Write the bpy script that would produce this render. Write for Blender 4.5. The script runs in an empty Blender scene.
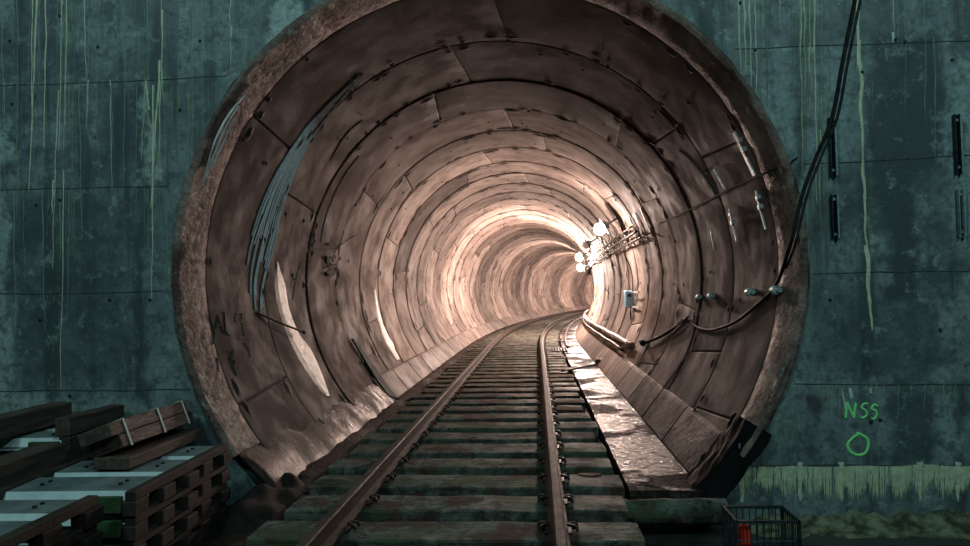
import bpy, bmesh, math, random
from mathutils import Vector, Matrix, noise
random.seed(7)
R_ = math.radians
sc = bpy.context.scene
COL = sc.collection
# ------------------------------------------------------------------ camera
F = 700.0
CAM = Vector((0.49, -6.1, 1.68))
YAW, PITCH, ROLL = R_(4.17), R_(1.76), R_(1.15)
CROT = (Matrix.Rotation(YAW, 3, 'Z') @ Matrix.Rotation(math.pi/2 + PITCH, 3, 'X') @ Matrix.Rotation(-ROLL, 3, 'Z'))
cd = bpy.data.cameras.new('camera'); cd.sensor_width = 36; cd.lens = F/970*36; cd.clip_start = .05; cd.clip_end = 300
cam = bpy.data.objects.new('camera', cd); COL.objects.link(cam)
cam.matrix_world = Matrix.Translation(CAM) @ CROT.to_4x4()
sc.camera = cam
def ray(px, py):
    return (CROT @ Vector(((px-485)/F, (273-py)/F, -1))).normalized()
def atY(px, py, Y=0.0):
    d = ray(px, py); return CAM + d*((Y-CAM.y)/d.y)
def atZ(px, py, Z=0.0):
    d = ray(px, py); return CAM + d*((Z-CAM.z)/d.z)
# ------------------------------------------------------------------ tunnel frame
CZ, RR, Y0, RC = 1.92, 2.70, 15.0, 165.0
def fr(s):
    if s <= Y0: return Vector((0, s, 0)), Vector((1, 0, 0)), Vector((0, 1, 0))
    a = (s-Y0)/RC
    n = Vector((math.cos(a), -math.sin(a), 0)); t = Vector((math.sin(a), math.cos(a), 0))
    return Vector((RC, Y0, 0)) - n*RC, n, t
def at(s, u, z):
    c, n, t = fr(s); p = c + n*u; p.z = z; return p
S_END = 84.0
rings = []; _s = .42
while _s < S_END: rings.append((_s, _s+1.5)); _s += 1.5
RPAR = []
for _i in range(len(rings)):
    _r = random.Random(100+_i); RPAR.append((_r.uniform(-.010, .010), _r.uniform(.002, .020), _r.uniform(.1, .9)))
def rad(s):
    i = int((s-.42)//1.5)
    if s < .42: return RR-.01
    i = min(i, len(rings)-1); return RR + RPAR[i][0] + RPAR[i][1]*((s-rings[i][0])/1.5-.5)
def onring(s, deg, r=RR):
    return at(s, r*math.cos(R_(deg)), CZ + r*math.sin(R_(deg)))
def inv(p):
    if p.y < Y0: return p.y, p.x
    dx, dy = p.x-RC, p.y-Y0
    return Y0 + RC*math.atan2(dy, -dx), RC - math.hypot(dx, dy)
def hit(px, py, r=RR):                       # where a sight line meets the lining
    d = ray(px, py); t = 5.9/d.y
    for _ in range(4000):
        p = CAM + d*t; s, u = inv(p)
        if math.hypot(u, p.z-CZ) >= r: break
        t += .02
    return p
def axis_n(p):                               # direction from the lining to the tunnel axis
    s, u = inv(p); c = at(s, 0, CZ); return (c-p).normalized()
# ------------------------------------------------------------------ object helpers
def tag(o, label=None, cat=None, group=None, kind=None):
    if label: o['label'] = label
    if cat: o['category'] = cat
    if group: o['group'] = group
    if kind: o['kind'] = kind
    return o
def link(name, bm, m, parent=None, smooth=False, auto=None):
    me = bpy.data.meshes.new(name); bmesh.ops.recalc_face_normals(bm, faces=bm.faces); bm.to_mesh(me); bm.free()
    for mm in (m if isinstance(m, (list, tuple)) else [m]): me.materials.append(mm)
    if smooth or auto is not None:
        me.polygons.foreach_set('use_smooth', [True]*len(me.polygons))
        if auto is not None: me.set_sharp_from_angle(angle=R_(auto))
    o = bpy.data.objects.new(name, me); COL.objects.link(o)
    if parent: o.parent = parent
    return o
def empty(name, loc=(0,0,0), rot=(0,0,0)):
    o = bpy.data.objects.new(name, None); o.empty_display_size = .1; o.location = loc; o.rotation_euler = rot
    COL.objects.link(o); return o
def copy_tree(o, parent=None):
    c = o.copy(); COL.objects.link(c)
    if parent is not None: c.parent = parent
    for ch in list(o.children): copy_tree(ch, c)
    return c
def box(bm, lo, hi, bevel=0.0, mat=None):
    lo, hi = Vector(lo), Vector(hi)
    r = bmesh.ops.create_cube(bm, size=1); vs = r['verts']
    for v in vs:
        v.co = Vector(((lo[i]+hi[i])/2 + v.co[i]*(hi[i]-lo[i]) for i in range(3)))
    if bevel:
        es = list({e for v in vs for e in v.link_edges})
        r2 = bmesh.ops.bevel(bm, geom=es, offset=bevel, segments=1, affect='EDGES'); vs = list({v for f in r2['faces'] for v in f.verts})
    if mat is not None:
        for v in vs: v.co = mat @ v.co
    return vs
def B(): return bmesh.new()
def tube(bm, pts, r, n=8, closed_ends=True):
    pts = [Vector(p) for p in pts]; rings = []; up = Vector((0,0,1))
    rad = r if isinstance(r, (list, tuple)) else [r]*len(pts)
    for i, p in enumerate(pts):
        a = pts[max(i-1,0)]; b = pts[min(i+1,len(pts)-1)]; t = (b-a).normalized()
        ref = up if abs(t.z) < .95 else Vector((0,1,0))
        s = t.cross(ref).normalized(); w = s.cross(t)
        rings.append([bm.verts.new(p + (s*math.cos(k*2*math.pi/n) + w*math.sin(k*2*math.pi/n))*rad[i]) for k in range(n)])
    for a, b in zip(rings, rings[1:]):
        for k in range(n): bm.faces.new((a[k], a[(k+1)%n], b[(k+1)%n], b[k]))
    if closed_ends: bm.faces.new(rings[0][::-1]); bm.faces.new(rings[-1])
def smooth_path(pts, per=6):
    pts = [Vector(p) for p in pts]; P = [pts[0]*2-pts[1]] + pts + [pts[-1]*2-pts[-2]]; out = []
    for i in range(1, len(P)-2):
        p0,p1,p2,p3 = P[i-1:i+3]
        for k in range(per):
            t = k/per
            out.append(.5*((2*p1)+(p2-p0)*t+(2*p0-5*p1+4*p2-p3)*t*t+(3*p1-p0-3*p2+p3)*t**3))
    out.append(pts[-1]); return out
def cyl(bm, p0, p1, r, n=12, r2=None): tube(bm, [p0, p1], [r, r2 if r2 else r], n)
def ridge(bm, pts, ws, nrm, h=.004):         # a low ridge of something that ran down and dried on a surface
    pts = [Vector(p) for p in pts]; prev = None
    for i, p in enumerate(pts):
        a = pts[max(i-1,0)]; b = pts[min(i+1,len(pts)-1)]; t = (b-a).normalized()
        n = nrm(p) if callable(nrm) else nrm
        s = t.cross(n).normalized(); w = ws[i] if isinstance(ws, (list, tuple)) else ws
        row = [bm.verts.new(p - s*w/2 - n*.002), bm.verts.new(p + n*h), bm.verts.new(p + s*w/2 - n*.002)]
        if prev:
            for k in range(2): bm.faces.new((prev[k], prev[k+1], row[k+1], row[k]))
        prev = row
def patch(bm, A, Bp, nrm, h=.012, m=4):
    A, Bp = smooth_path(A, 4), smooth_path(Bp, 4)      # a crust between two outlines on a surface
    prev = None
    for a, b in zip(A, Bp):
        n = nrm((a+b)/2) if callable(nrm) else nrm
        row = []
        for k in range(m+1):
            p = a.lerp(b, k/m); q = hit_snap(p) if callable(nrm) else p
            nn = nrm(q) if callable(nrm) else nrm
            row.append(bm.verts.new(q + nn*(h*(1 if 0 < k < m else -.4))))
        if prev:
            for k in range(m): bm.faces.new((prev[k], prev[k+1], row[k+1], row[k]))
        prev = row
def hit_snap(p):
    s, u = inv(p); d = math.hypot(u, p.z-CZ); r = rad(s)-.004; return at(s, u/d*r, CZ+(p.z-CZ)/d*r)
# ------------------------------------------------------------------ materials
class NT:
    def __init__(self, name):
        self.m = bpy.data.materials.new(name); self.m.use_nodes = True
        self.t = self.m.node_tree; self.b = self.t.nodes['Principled BSDF']
        self.tc = self.t.nodes.new('ShaderNodeTexCoord')
    def n(self, typ, ins=None, **kw):
        nd = self.t.nodes.new(typ)
        for k, v in kw.items(): setattr(nd, k, v)
        for k, v in (ins or {}).items():
            if hasattr(v, 'is_output') or isinstance(v, bpy.types.NodeSocket): self.t.links.new(v, nd.inputs[k])
            else: nd.inputs[k].default_value = v
        return nd
    def map(self, scale=(1,1,1), loc=(0,0,0), rot=(0,0,0)):
        return self.n('ShaderNodeMapping', {'Vector': self.tc.outputs['Object'], 'Scale': scale, 'Location': loc, 'Rotation': rot}).outputs[0]
    def noise(self, scale, detail=4, rough=.55, vec=None, dist=0):
        return self.n('ShaderNodeTexNoise', {'Vector': vec if vec else self.tc.outputs['Object'], 'Scale': scale, 'Detail': detail, 'Roughness': rough, 'Distortion': dist}).outputs[0]
    def ramp(self, fac, a, b, va=0., vb=1.):
        return self.n('ShaderNodeMapRange', {0: fac, 1: a, 2: b, 3: va, 4: vb}, interpolation_type='SMOOTHSTEP').outputs[0]
    def mix(self, fac, a, b, bt='MIX'):
        nd = self.n('ShaderNodeMix', data_type='RGBA', blend_type=bt)
        for i, v in ((0, fac), (6, a), (7, b)):
            if isinstance(v, bpy.types.NodeSocket): self.t.links.new(v, nd.inputs[i])
            elif i == 0: nd.inputs[0].default_value = v
            else: nd.inputs[i].default_value = (*v, 1)
        return nd.outputs[2]
    def math(self, op, a, b=0.):
        return self.n('ShaderNodeMath', {0: a, 1: b}, operation=op).outputs[0]
    def out(self, col=None, rough=None, bump=None, bs=.3, bd=.02, metal=None, spec=None):
        def put(k, v):
            if v is None: return
            if isinstance(v, bpy.types.NodeSocket): self.t.links.new(v, self.b.inputs[k])
            else: self.b.inputs[k].default_value = (*v, 1) if isinstance(v, tuple) else v
        put('Base Color', col); put('Roughness', rough); put('Metallic', metal); put('Specular IOR Level', spec)
        if bump is not None:
            bn = self.n('ShaderNodeBump', {'Height': bump, 'Strength': bs, 'Distance': bd}); self.t.links.new(bn.outputs[0], self.b.inputs['Normal'])
        return self.m
def simple(name, a, b, scale=8, r=(.5,.8), bs=.3, metal=0., bd=.01, stretch=(1,1,1)):
    t = NT(name); v = t.map(stretch); n1 = t.noise(scale, 6, .6, v); n2 = t.noise(scale*4, 4, .6, v)
    return t.out(t.mix(t.ramp(n1, .35, .65), a, b), t.ramp(n2, .3, .7, r[0], r[1]), n2, bs, bd, metal, .22)
M = {}
# head wall: formed concrete, stained and streaked
t = NT('wall_concrete')
big = t.noise(.55, 4, .6, None, .8); med = t.noise(1.9, 7, .7, None, .4); fine = t.noise(20, 5, .7)
vs = t.noise(2.6, 6, .65, t.map((2.2, 1, .15))); vs2 = t.noise(8.0, 5, .65, t.map((2.6, 1, .10), (3, 0, 5)))
c = t.mix(t.ramp(big, .36, .64), (.072, .095, .110), (.225, .270, .275))
c = t.mix(t.ramp(med, .42, .68), c, (.28, .335, .335))
c = t.mix(t.ramp(t.noise(1.1, 6, .7, None, .5), .50, .66, 0, .7), c, (.07, .085, .10))
c = t.mix(t.ramp(vs, .48, .64, 0, .85), c, (.045, .055, .062))
c = t.mix(t.ramp(vs2, .58, .74, 0, .6), c, (.25, .31, .22))
c = t.mix(t.ramp(t.noise(4.5, 4, .65, t.map((1.6, 1, .12), (9, 0, 1))), .60, .72, 0, .55), c, (.42, .48, .45))
sep = t.n('ShaderNodeSeparateXYZ', {0: t.tc.outputs['Object']}); X_, Z_ = sep.outputs[0], sep.outputs[2]
wob = t.math('MULTIPLY', t.math('SUBTRACT', t.noise(2.2, 5, .6), .5), .55); wob2 = t.math('MULTIPLY', t.math('SUBTRACT', t.noise(2.6, 5, .6, t.map((1,1,1), (8,1,4))), .5), .5)
XW, ZW = t.math('ADD', X_, wob), t.math('ADD', Z_, wob2)
def stain(c, px0, py0, px1, py1, colr, amt, soft=.10):
    a, b = atY(px0, py0), atY(px1, py1); x0, x1, z0, z1 = a.x, b.x, min(a.z, b.z), max(a.z, b.z)
    m = t.math('MULTIPLY', t.ramp(XW, x0-soft, x0+soft), t.ramp(XW, x1-soft, x1+soft, 1, 0))
    m = t.math('MULTIPLY', m, t.math('MULTIPLY', t.ramp(ZW, z0-soft, z0+soft), t.ramp(ZW, z1-soft, z1+soft, 1, 0)))
    return t.mix(t.math('MULTIPLY', m, amt), c, colr)
DK, PL = (.040, .054, .062), (.34, .41, .41)
for a in [(760,55,868,160,PL,.55,.12),(945,60,1000,250,PL,.8,.12),(868,45,942,170,DK,.9,.05),(876,150,922,300,DK,.95,.06),(810,290,940,380,DK,.45,.12),(882,390,942,470,DK,.8,.05),(820,395,880,455,PL,.45,.1),(940,300,975,378,PL,.6,.08),(946,395,966,455,PL,.8,.05),
          (-20,115,8,410,(.42,.52,.50),.8,.04),(-20,395,60,440,(.42,.48,.44),.75,.05),(60,395,140,440,(.30,.37,.36),.7,.06),(268,-20,300,40,(.50,.58,.56),.75,.05),(135,80,147,400,DK,.8,.05),(146,80,154,190,(.45,.52,.48),.8,.02),(15,195,130,385,DK,.5,.15),(690,-20,716,60,DK,.9,.05),(170,-20,250,60,PL,.35,.15),(808,396,823,414,(.05,.02,.03),.8,.03),(100,95,135,185,DK,.5,.1),(835,385,890,398,PL,.5,.04)]:
    c = stain(c, *a)
c = t.mix(t.ramp(t.noise(7, 7, .75), .48, .60, 0, .7), c, (.055, .068, .074)); c = t.mix(t.ramp(t.noise(5, 7, .75, t.map((1,1,1),(4,4,9))), .54, .64, 0, .6), c, (.38, .44, .42))
c = t.mix(t.ramp(fine, .35, .65, 0, .45), c, (.06, .072, .08))
c = t.mix(t.ramp(t.noise(60, 3, .6), .66, .74, 0, .6), c, (.03, .035, .04))
M['wall'] = t.out(c, t.ramp(med, .3, .7, .45, .8), t.n('ShaderNodeMix', {0: .5, 2: med, 3: fine}).outputs[0], .35, .03)
# tunnel lining: precast concrete
t = NT('lining_concrete')
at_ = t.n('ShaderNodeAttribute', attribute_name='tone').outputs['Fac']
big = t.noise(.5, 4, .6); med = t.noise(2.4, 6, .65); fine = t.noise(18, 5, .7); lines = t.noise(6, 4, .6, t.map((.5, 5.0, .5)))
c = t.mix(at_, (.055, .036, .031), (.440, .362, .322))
c = t.mix(t.ramp(med, .40, .72, 0, .6), c, (.080, .055, .047))
c = t.mix(t.ramp(big, .46, .68, 0, .65), c, (.060, .039, .033))
c = t.mix(t.ramp(lines, .56, .72, 0, .5), c, (.060, .042, .036))
c = t.mix(t.ramp(fine, .58, .76, 0, .5), c, (.052, .037, .032))
c = t.mix(t.ramp(t.noise(1.3, 5, .7, t.map((1, 1, 1), (7, 3, 2))), .60, .72, 0, .25), c, (.38, .33, .30))
M['ring'] = t.out(c, t.ramp(med, .3, .7, .60, .88), t.n('ShaderNodeMix', {0: .5, 2: med, 3: fine}).outputs[0], .28, .02, None, .08)
M['joint'] = simple('joint_dirt', (.03,.022,.019), (.075,.055,.046), 12, (.6,.8))
M['mark'] = simple('dark_grease', (.016,.013,.012), (.035,.026,.023), 30, (.6,.8), .1)
# rough grout collar at the portal
t = NT('portal_grout')
a, b_ = t.noise(1.6, 6, .65), t.noise(14, 6, .7)
c = t.mix(t.ramp(a, .35, .65), (.12, .065, .055), (.36, .25, .21)); c = t.mix(t.ramp(b_, .5, .72, 0, .7), c, (.13, .075, .06))
c = t.mix(t.ramp(t.noise(5, 5, .7), .60, .70, 0, .7), c, (.62, .58, .54))
M['grout'] = t.out(c, t.ramp(b_, .3, .7, .45, .8), b_, .9, .06, None, .2)
# bench panels, wet mortar
t = NT('bench_concrete')
a, b_ = t.noise(1.2, 5, .65), t.noise(9, 6, .7)
c = t.mix(t.ramp(a, .35, .68), (.22, .180, .158), (.12, .086, .073)); c = t.mix(t.ramp(b_, .54, .76, 0, .6), c, (.15, .10, .085))
M['bench'] = t.out(c, t.ramp(a, .3, .7, .5, .75), b_, .35, .03, None, .12)
t = NT('shaded_kerb_concrete')
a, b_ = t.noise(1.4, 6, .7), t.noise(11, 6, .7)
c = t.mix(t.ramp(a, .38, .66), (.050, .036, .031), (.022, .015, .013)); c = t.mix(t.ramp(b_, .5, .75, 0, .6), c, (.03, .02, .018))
M['bench_shade'] = t.out(c, t.ramp(a, .3, .7, .55, .8), b_, .5, .04, None, .05)  # dark copy of the bench concrete, shade near the mouth painted in
t = NT('wet_mortar')
a, b_ = t.noise(2.1, 5, .6), t.noise(11, 6, .7)
c = t.mix(t.ramp(a, .4, .65), (.028, .016, .014), (.080, .050, .043)); c = t.mix(t.ramp(b_, .5, .75, 0, .6), c, (.045, .025, .022))
M['mortar'] = t.out(c, t.ramp(a, .35, .65, .32, .7), b_, .45, .04, None, .15)
# wet walkway
t = NT('wet_floor')
a = t.noise(1.1, 4, .6, None, .5); b_ = t.noise(16, 6, .75, t.map((1, 1.9, 1))); rip = t.noise(48, 4, .75, t.map((.8, 2.2, 1)))
c = t.mix(t.ramp(a, .4, .62), (.035, .026, .024), (.13, .10, .09)); c = t.mix(t.ramp(b_, .46, .56, 0, .9), c, (.018, .012, .011))
dry = t.ramp(t.noise(.9, 5, .65, t.map((1, 1, 1), (3.3, 6.1, 0)), .4), .45, .54)
M['wet'] = t.out(t.mix(t.math('MULTIPLY', dry, .75), c, (.03, .02, .018)), t.math('ADD', t.ramp(b_, .44, .58, .15, .40), t.math('MULTIPLY', dry, .4)), rip, .75, .015, None, t.math('MULTIPLY', t.math('SUBTRACT', 1.0, t.math('MULTIPLY', dry, .97)), t.ramp(b_, .42, .54, .45, .02)))
# mud / ballast
t = NT('track_mud')
a, b_ = t.noise(1.6, 5, .65), t.noise(18, 6, .7)
c = t.mix(t.ramp(a, .4, .62), (.020, .015, .013), (.060, .031, .025)); c = t.mix(t.ramp(b_, .5, .7, 0, .7), c, (.010, .008, .008))
M['mud'] = t.out(c, t.ramp(a, .38, .6, .5, .85), b_, .8, .06, None, .06)
t = NT('cavern_ground')
a, b_ = t.noise(1.2, 5, .6), t.noise(10, 6, .7)
c = t.mix(t.ramp(a, .4, .62), (.022, .026, .022), (.042, .048, .040))
M['ground'] = t.out(c, t.ramp(a, .42, .56, .12, .7), b_, .6, .05)
# sleepers: timber with moss and mud, each its own mix
t = NT('sleeper_timber')
rnd = t.n('ShaderNodeObjectInfo').outputs['Random']
off = t.n('ShaderNodeVectorMath', {0: t.tc.outputs['Object'], 1: t.n('ShaderNodeCombineXYZ', {0: t.math('MULTIPLY', rnd, 37.), 1: t.math('MULTIPLY', rnd, 91.)}).outputs[0]}, operation='ADD').outputs[0]
mp = t.n('ShaderNodeMapping', {'Vector': off, 'Scale': (.35, 3.0, 3.0)}).outputs[0]
a = t.noise(2.0, 5, .65, off); g = t.noise(9, 6, .7, mp); f_ = t.noise(20, 5, .7, off); bl = t.noise(4.5, 6, .7, off, .6)
c = t.mix(t.ramp(bl, .38, .62), (.030, .031, .027), (.165, .170, .148)); c = t.mix(t.ramp(g, .45, .65, 0, .5), c, (.075, .07, .056))
c = t.mix(t.ramp(a, .52, .60, 0, .85), c, (.085, .040, .033))
c = t.mix(t.ramp(t.noise(1.5, 5, .65, t.n('ShaderNodeMapping', {'Vector': off, 'Location': (5, 5, 5)}).outputs[0]), .52, .60, 0, .75), c, (.065, .088, .048))
c = t.mix(t.ramp(f_, .52, .66, 0, .7), c, (.022, .021, .017))
M['sleeper'] = t.out(c, t.ramp(a, .35, .65, .6, .9), g, .6, .03, None, .06)
M['rust'] = simple('rusty_rail_steel', (.022, .012, .010), (.062, .036, .028), 7, (.55, .8), .25, .05)
M['railtop'] = simple('worn_rail_head', (.03, .019, .016), (.07, .045, .036), 5, (.6, .8), .03, .0)
M['plate'] = simple('grimy_fastening_steel', (.022, .020, .018), (.06, .045, .038), 20, (.4, .7), .3, .4)
M['timber'] = simple('brown_timber', (.060, .040, .034), (.125, .085, .072), 5, (.5, .8), .4, 0., .02, (4, .5, 4))
M['slat_lit'] = simple('lit_slat_steel', (.50, .58, .60), (.66, .72, .74), 6, (.4, .65), .2, 0.)
M['slat_dim'] = simple('dim_slat_steel', (.10, .125, .13), (.17, .20, .20), 6, (.5, .75), .25, 0.)
M['darktimber'] = simple('dark_timber', (.022, .016, .014), (.055, .040, .034), 5, (.6, .85), .4)  # darker timber for the panel rails and blocks
M['greenpaint'] = simple('faded_green_paint', (.03, .06, .028), (.05, .10, .038), 14, (.5, .75), .3)
M['galv'] = simple('galvanised_steel', (.62, .72, .75), (.80, .86, .88), 25, (.3, .5), .2, .15)
M['galvdull'] = simple('dull_galvanised_steel', (.16, .22, .24), (.30, .38, .40), 15, (.4, .6), .2, .3)
M['darksteel'] = simple('dark_steel', (.020, .026, .030), (.055, .065, .070), 15, (.4, .65), .2, .4)
M['cable'] = simple('black_cable_sheath', (.010, .010, .010), (.028, .024, .022), 20, (.6, .85), .1)
M['brownpipe'] = simple('dusty_steel_pipe', (.22, .165, .14), (.38, .30, .26), 9, (.3, .55), .2, .3)
M['bracket'] = simple('dusty_bracket_steel', (.022, .017, .015), (.05, .038, .033), 14, (.45, .7), .2, .2)
M['bluebox'] = simple('blue_grey_enclosure', (.25, .46, .62), (.34, .56, .74), 10, (.35, .5), .05)
M['whitestrip'] = simple('white_strip', (.55, .53, .50), (.72, .70, .66), 12, (.5, .7), .05)
M['calcite'] = simple('calcite_run', (.50, .54, .36), (.68, .70, .52), 16, (.5, .75), .4)
M['calcite_faint'] = simple('faint_calcite_run', (.19, .27, .22), (.31, .38, .27), 16, (.5, .75), .4)
M['calcite_white'] = simple('white_calcite', (.50, .54, .54), (.74, .76, .74), 7, (.35, .6), .4)
M['efflor'] = simple('pinkish_white_deposit', (.34, .29, .255), (.60, .54, .49), 7, (.4, .6), .3)
t = NT('wet_streak_deposit'); a = t.noise(5, 5, .6); b_ = t.noise(30, 4, .65, t.map((1, 4, 1)))
M['streak'] = t.out(t.mix(t.ramp(b_, .42, .6), (.09, .085, .085), (.26, .28, .29)), t.ramp(b_, .4, .6, .2, .5), b_, .5, .02, .15)
M['shine_pale'] = simple('painted_wet_shine', (.60, .64, .68), (.80, .84, .88), 20, (.2, .4), .3)
M['sludge'] = simple('yellow_green_sludge', (.045, .045, .03), (.25, .25, .15), 7, (.25, .6), .8, 0., .05)
t = NT('recess_shade_black'); M['shade_black'] = simple('matte_shade_black', (.006,.005,.005), (.018,.014,.012), 12, (.8,.95), .5); M['recess_black'] = t.out((.005, .005, .005), .75, t.noise(12), .3, .01, None, .12)  # blacks that paint the shade of the recess and gap at the portal foot
M['red'] = simple('red_plastic', (.75, .03, .015), (.85, .06, .03), 10, (.3, .5), .1)
M['spray'] = simple('green_spray_paint', (.28, .95, .30), (.34, .98, .36), 20, (.5, .7), .1)
M['chalkdark'] = simple('dark_crayon', (.05, .043, .04), (.08, .065, .06), 20, (.6, .8), .1)
M['chalkred'] = simple('pale_red_crayon', (.40, .24, .19), (.48, .30, .24), 20, (.6, .8), .1)
M['seam'] = simple('pour_seam', (.022, .028, .028), (.07, .085, .08), 20, (.5, .8), .4)
M['patchdark'] = simple('damp_patch', (.030, .042, .048), (.045, .060, .068), 3, (.75, .9), .3)
M['puddle'] = simple('standing_water', (.02, .018, .016), (.03, .026, .022), 3, (.02, .05), .02)
def glow(name, k):
    t = NT(name); t.b.inputs['Emission Color'].default_value = (1.0, .74, .62, 1); t.b.inputs['Emission Strength'].default_value = k
    M[name] = t.out((.9, .9, .9), .4)
glow('lamp_1', 640.); glow('lamp_2', 2900.); glow('lamp_3', 2600.); glow('lamp', 2300.)
# ------------------------------------------------------------------ head wall
HR = RR+.09
bm = B(); n = 128; X0, X1, Z0, Z1 = -9.0, 9.0, -.6, 9.5
for side, yy in ((0, 0.0), (1, .45)):
    inner, outer = [], []
    for k in range(n):
        a = 2*math.pi*(k+.5)/n; ca, sa = math.cos(a), math.sin(a)
        j = .016*noise.noise(Vector((ca*9, sa*9, 0)))+.012*noise.noise(Vector((ca*30, sa*30, 3)))
        inner.append(bm.verts.new((ca*(HR+j), yy, CZ+sa*(HR+j))))
        tx = (X1 if ca > 0 else X0)/ca if abs(ca) > 1e-6 else 1e9; tz = ((Z1-CZ) if sa > 0 else (Z0-CZ))/sa if abs(sa) > 1e-6 else 1e9
        tt = min(tx, tz); outer.append(bm.verts.new((ca*tt, yy, CZ+sa*tt)))
    for k in range(n):
        bm.faces.new((inner[k], inner[(k+1)%n], outer[(k+1)%n], outer[k]))
    if side == 0: in0, out0 = inner, outer
    else:
        for k in range(n): bm.faces.new((in0[k], inner[k], inner[(k+1)%n], in0[(k+1)%n]))
wall = tag(link('wall_front', bm, M['wall']), 'stained teal-grey concrete head wall around the tunnel mouth', 'wall', None, 'structure')
NW = Vector((0, -1, 0))
# pour seams between the lifts
bm = B()
def seam(pxs):
    pts = []
    ps = [atY(x, y) for x, y in pxs]
    for a, b in zip(ps, ps[1:]):
        m_ = max(2, int((b-a).length/.08))
        for k in range(m_): pts.append(a.lerp(b, k/m_))
    pts = [p + Vector((0, 0, .008*noise.noise(p*5))) for p in pts]
    ridge(bm, pts, [.016 + .014*abs(noise.noise(p*3+Vector((3,0,0)))) for p in pts], NW, .003)
for s_ in ([(-20,86),(60,84),(120,82),(205,77),(236,76)], [(-20,191),(90,188),(176,186)], [(-20,294),(60,294),(171,291)], [(-20,392),(60,390),(120,391),(200,389)],
           [(735,49),(850,45),(990,40)], [(803,164),(880,161),(990,154)], [(813,274),(880,272),(990,271)], [(795,384),(880,385),(990,384)], [(748,466),(830,465),(900,466),(990,466)]): seam(s_)
link('pour_seam', bm, M['seam'], wall)
# form tie holes
bm = B()
for x, y in [(98,47),(200,41),(10,41),(60,16),(12,104),(40,320),(36,205),(70,396),(180,110),(895,40),(860,4),(905,42),(740,3),(755,50),(880,420),(871,422),(952,60),(60,200),(150,300),(110,300),(830,300),(940,330),(862,72)]:
    p = atY(x, y); cyl(bm, p+Vector((0,.01,0)), p+Vector((0,-.006,0)), .014, 10)
link('tie_hole', bm, M['mark'], wall)
# dried runs of calcite
def run(bm, x0, y0, x1, y1, w, wob=.012):
    a, b = atY(x0, y0), atY(x1, y1); m_ = max(6, int((b-a).length/.05)); ph = random.random()*50
    pts, ws = [], []
    for k in range(m_+1):
        f = k/m_; p = a.lerp(b, f); p.x += wob*noise.noise(Vector((ph, f*5, 0))) ; pts.append(p)
        ws.append(w*1.3/115*(1.1-.6*f)*(.7+.6*abs(noise.noise(Vector((ph, f*14, 2))))) * (1 if k < m_ else .2))
    pts = [p for p in pts if math.hypot(p.x, p.z-CZ) > HR]; ws = ws[:len(pts)]
    if len(pts) > 2: ridge(bm, pts, ws, NW, .005)
bm = B()
for a in [(46,-10,44,150,2.2),(37,-10,29,192,2.6),(33,-10,31,130,1.6),(62,-10,59,150,1.7),(67,-10,64,150,1.8),(160,60,150,210,2.8),(153,85,152,300,2.2),(163,10,158,180,1.8),(161,-10,163,100,1.4),
          (84,-10,86,80,1.6),(88,80,86,130,1.4),(64,170,60,390,1.5),(53,180,52,215,3),(58,90,52,270,1.6),(110,80,112,190,1.3),(230,-10,231,72,2.0),(146,80,141,160,1.5),
          (738,-10,741,80,2.2),(744,-10,746,75,2.4),(749,-10,752,92,2.0),(755,-10,757,100,2.2),(800,-10,803,172,2.4),(804,-10,806,98,1.6),(809,-10,811,118,1.8),(814,-10,817,205,2.0),(820,130,820,230,1.6),
          (780,-10,780,32,1.2),(893,-10,894,32,1.6)]: run(bm, *a)
run(bm, 857, -12, 859, 60, 5.0, .015); run(bm, 859, 40, 864, 180, 4.6, .02); run(bm, 863, 160, 867, 260, 3.8, .015); run(bm, 866.5, 245, 871, 332, 4.8, .015)
link('calcite_run', bm, M['calcite'], wall)
bm = B()
for _ in range(150):
    x = random.choice([random.gauss(50, 32), random.gauss(155, 14), random.gauss(215, 22), random.uniform(0, 260), random.gauss(750, 14), random.gauss(808, 10), random.uniform(760, 970), random.uniform(0, 170)])
    y = random.choice([-10, -10, random.uniform(-10, 90), 84, 190 if x < 200 else 164]); run(bm, x, y, x+random.uniform(-3, 3), y+random.uniform(30, 190), random.uniform(.5, 1.4))
for _ in range(26):
    x = random.uniform(800, 965); run(bm, x, 385, x+random.uniform(-1, 1), 385+random.uniform(6, 34), random.uniform(.8, 2.2))
for _ in range(16):
    x = random.gauss(786, 8); y = random.uniform(395, 430); run(bm, x, y, x+1, y+random.uniform(20, 60), random.uniform(.6, 1.4))
link('faint_run', bm, M['calcite_faint'], wall)
bm = B()   # pale washed bands
for x0,y0,x1,y1,w in [(893,32,894,42,6),(842,388,846,412,3),(850,388,852,398,7),(871,388,871,393,4),(146,84,149,110,4)]:
    a, b = atY(x0, y0), atY(x1, y1); pts = [a.lerp(b, k/14) for k in range(15)]
    pts = [p for p in pts if math.hypot(p.x, p.z-CZ) > HR+.02]
    if len(pts) > 2: ridge(bm, pts, [w/115*(.35+.65*math.sin(math.pi*min(1, (k+1)/9)/1.0 if k < 5 else 1.3))*(.75+.5*noise.noise(Vector((x0, k*.7, 0)))) for k in range(len(pts))], NW, .003)
link('white_wash', bm, M['calcite_white'], wall)
bm = B()   # fringe of runs under the lowest seam
for _ in range(420):
    x = random.uniform(722, 985); top = 466 + 3*noise.noise(Vector((x*.02, 0, 0))); 
    if x < 790: top = 466 + (790-x)*.12*random.random()
    L = 14 + 36*abs(noise.noise(Vector((x*.045, 3, 0))))**.5*random.uniform(.5, 1.15)
    run(bm, x, top, x+random.uniform(-.6,.6), min(top+L, 500), random.uniform(.8, 2.6), .006)
for x in (742, 800, 842, 920, 958): run(bm, x, 462, x, 502, 7, .01)
link('dripping_fringe', bm, M['calcite'], wall)
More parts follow.
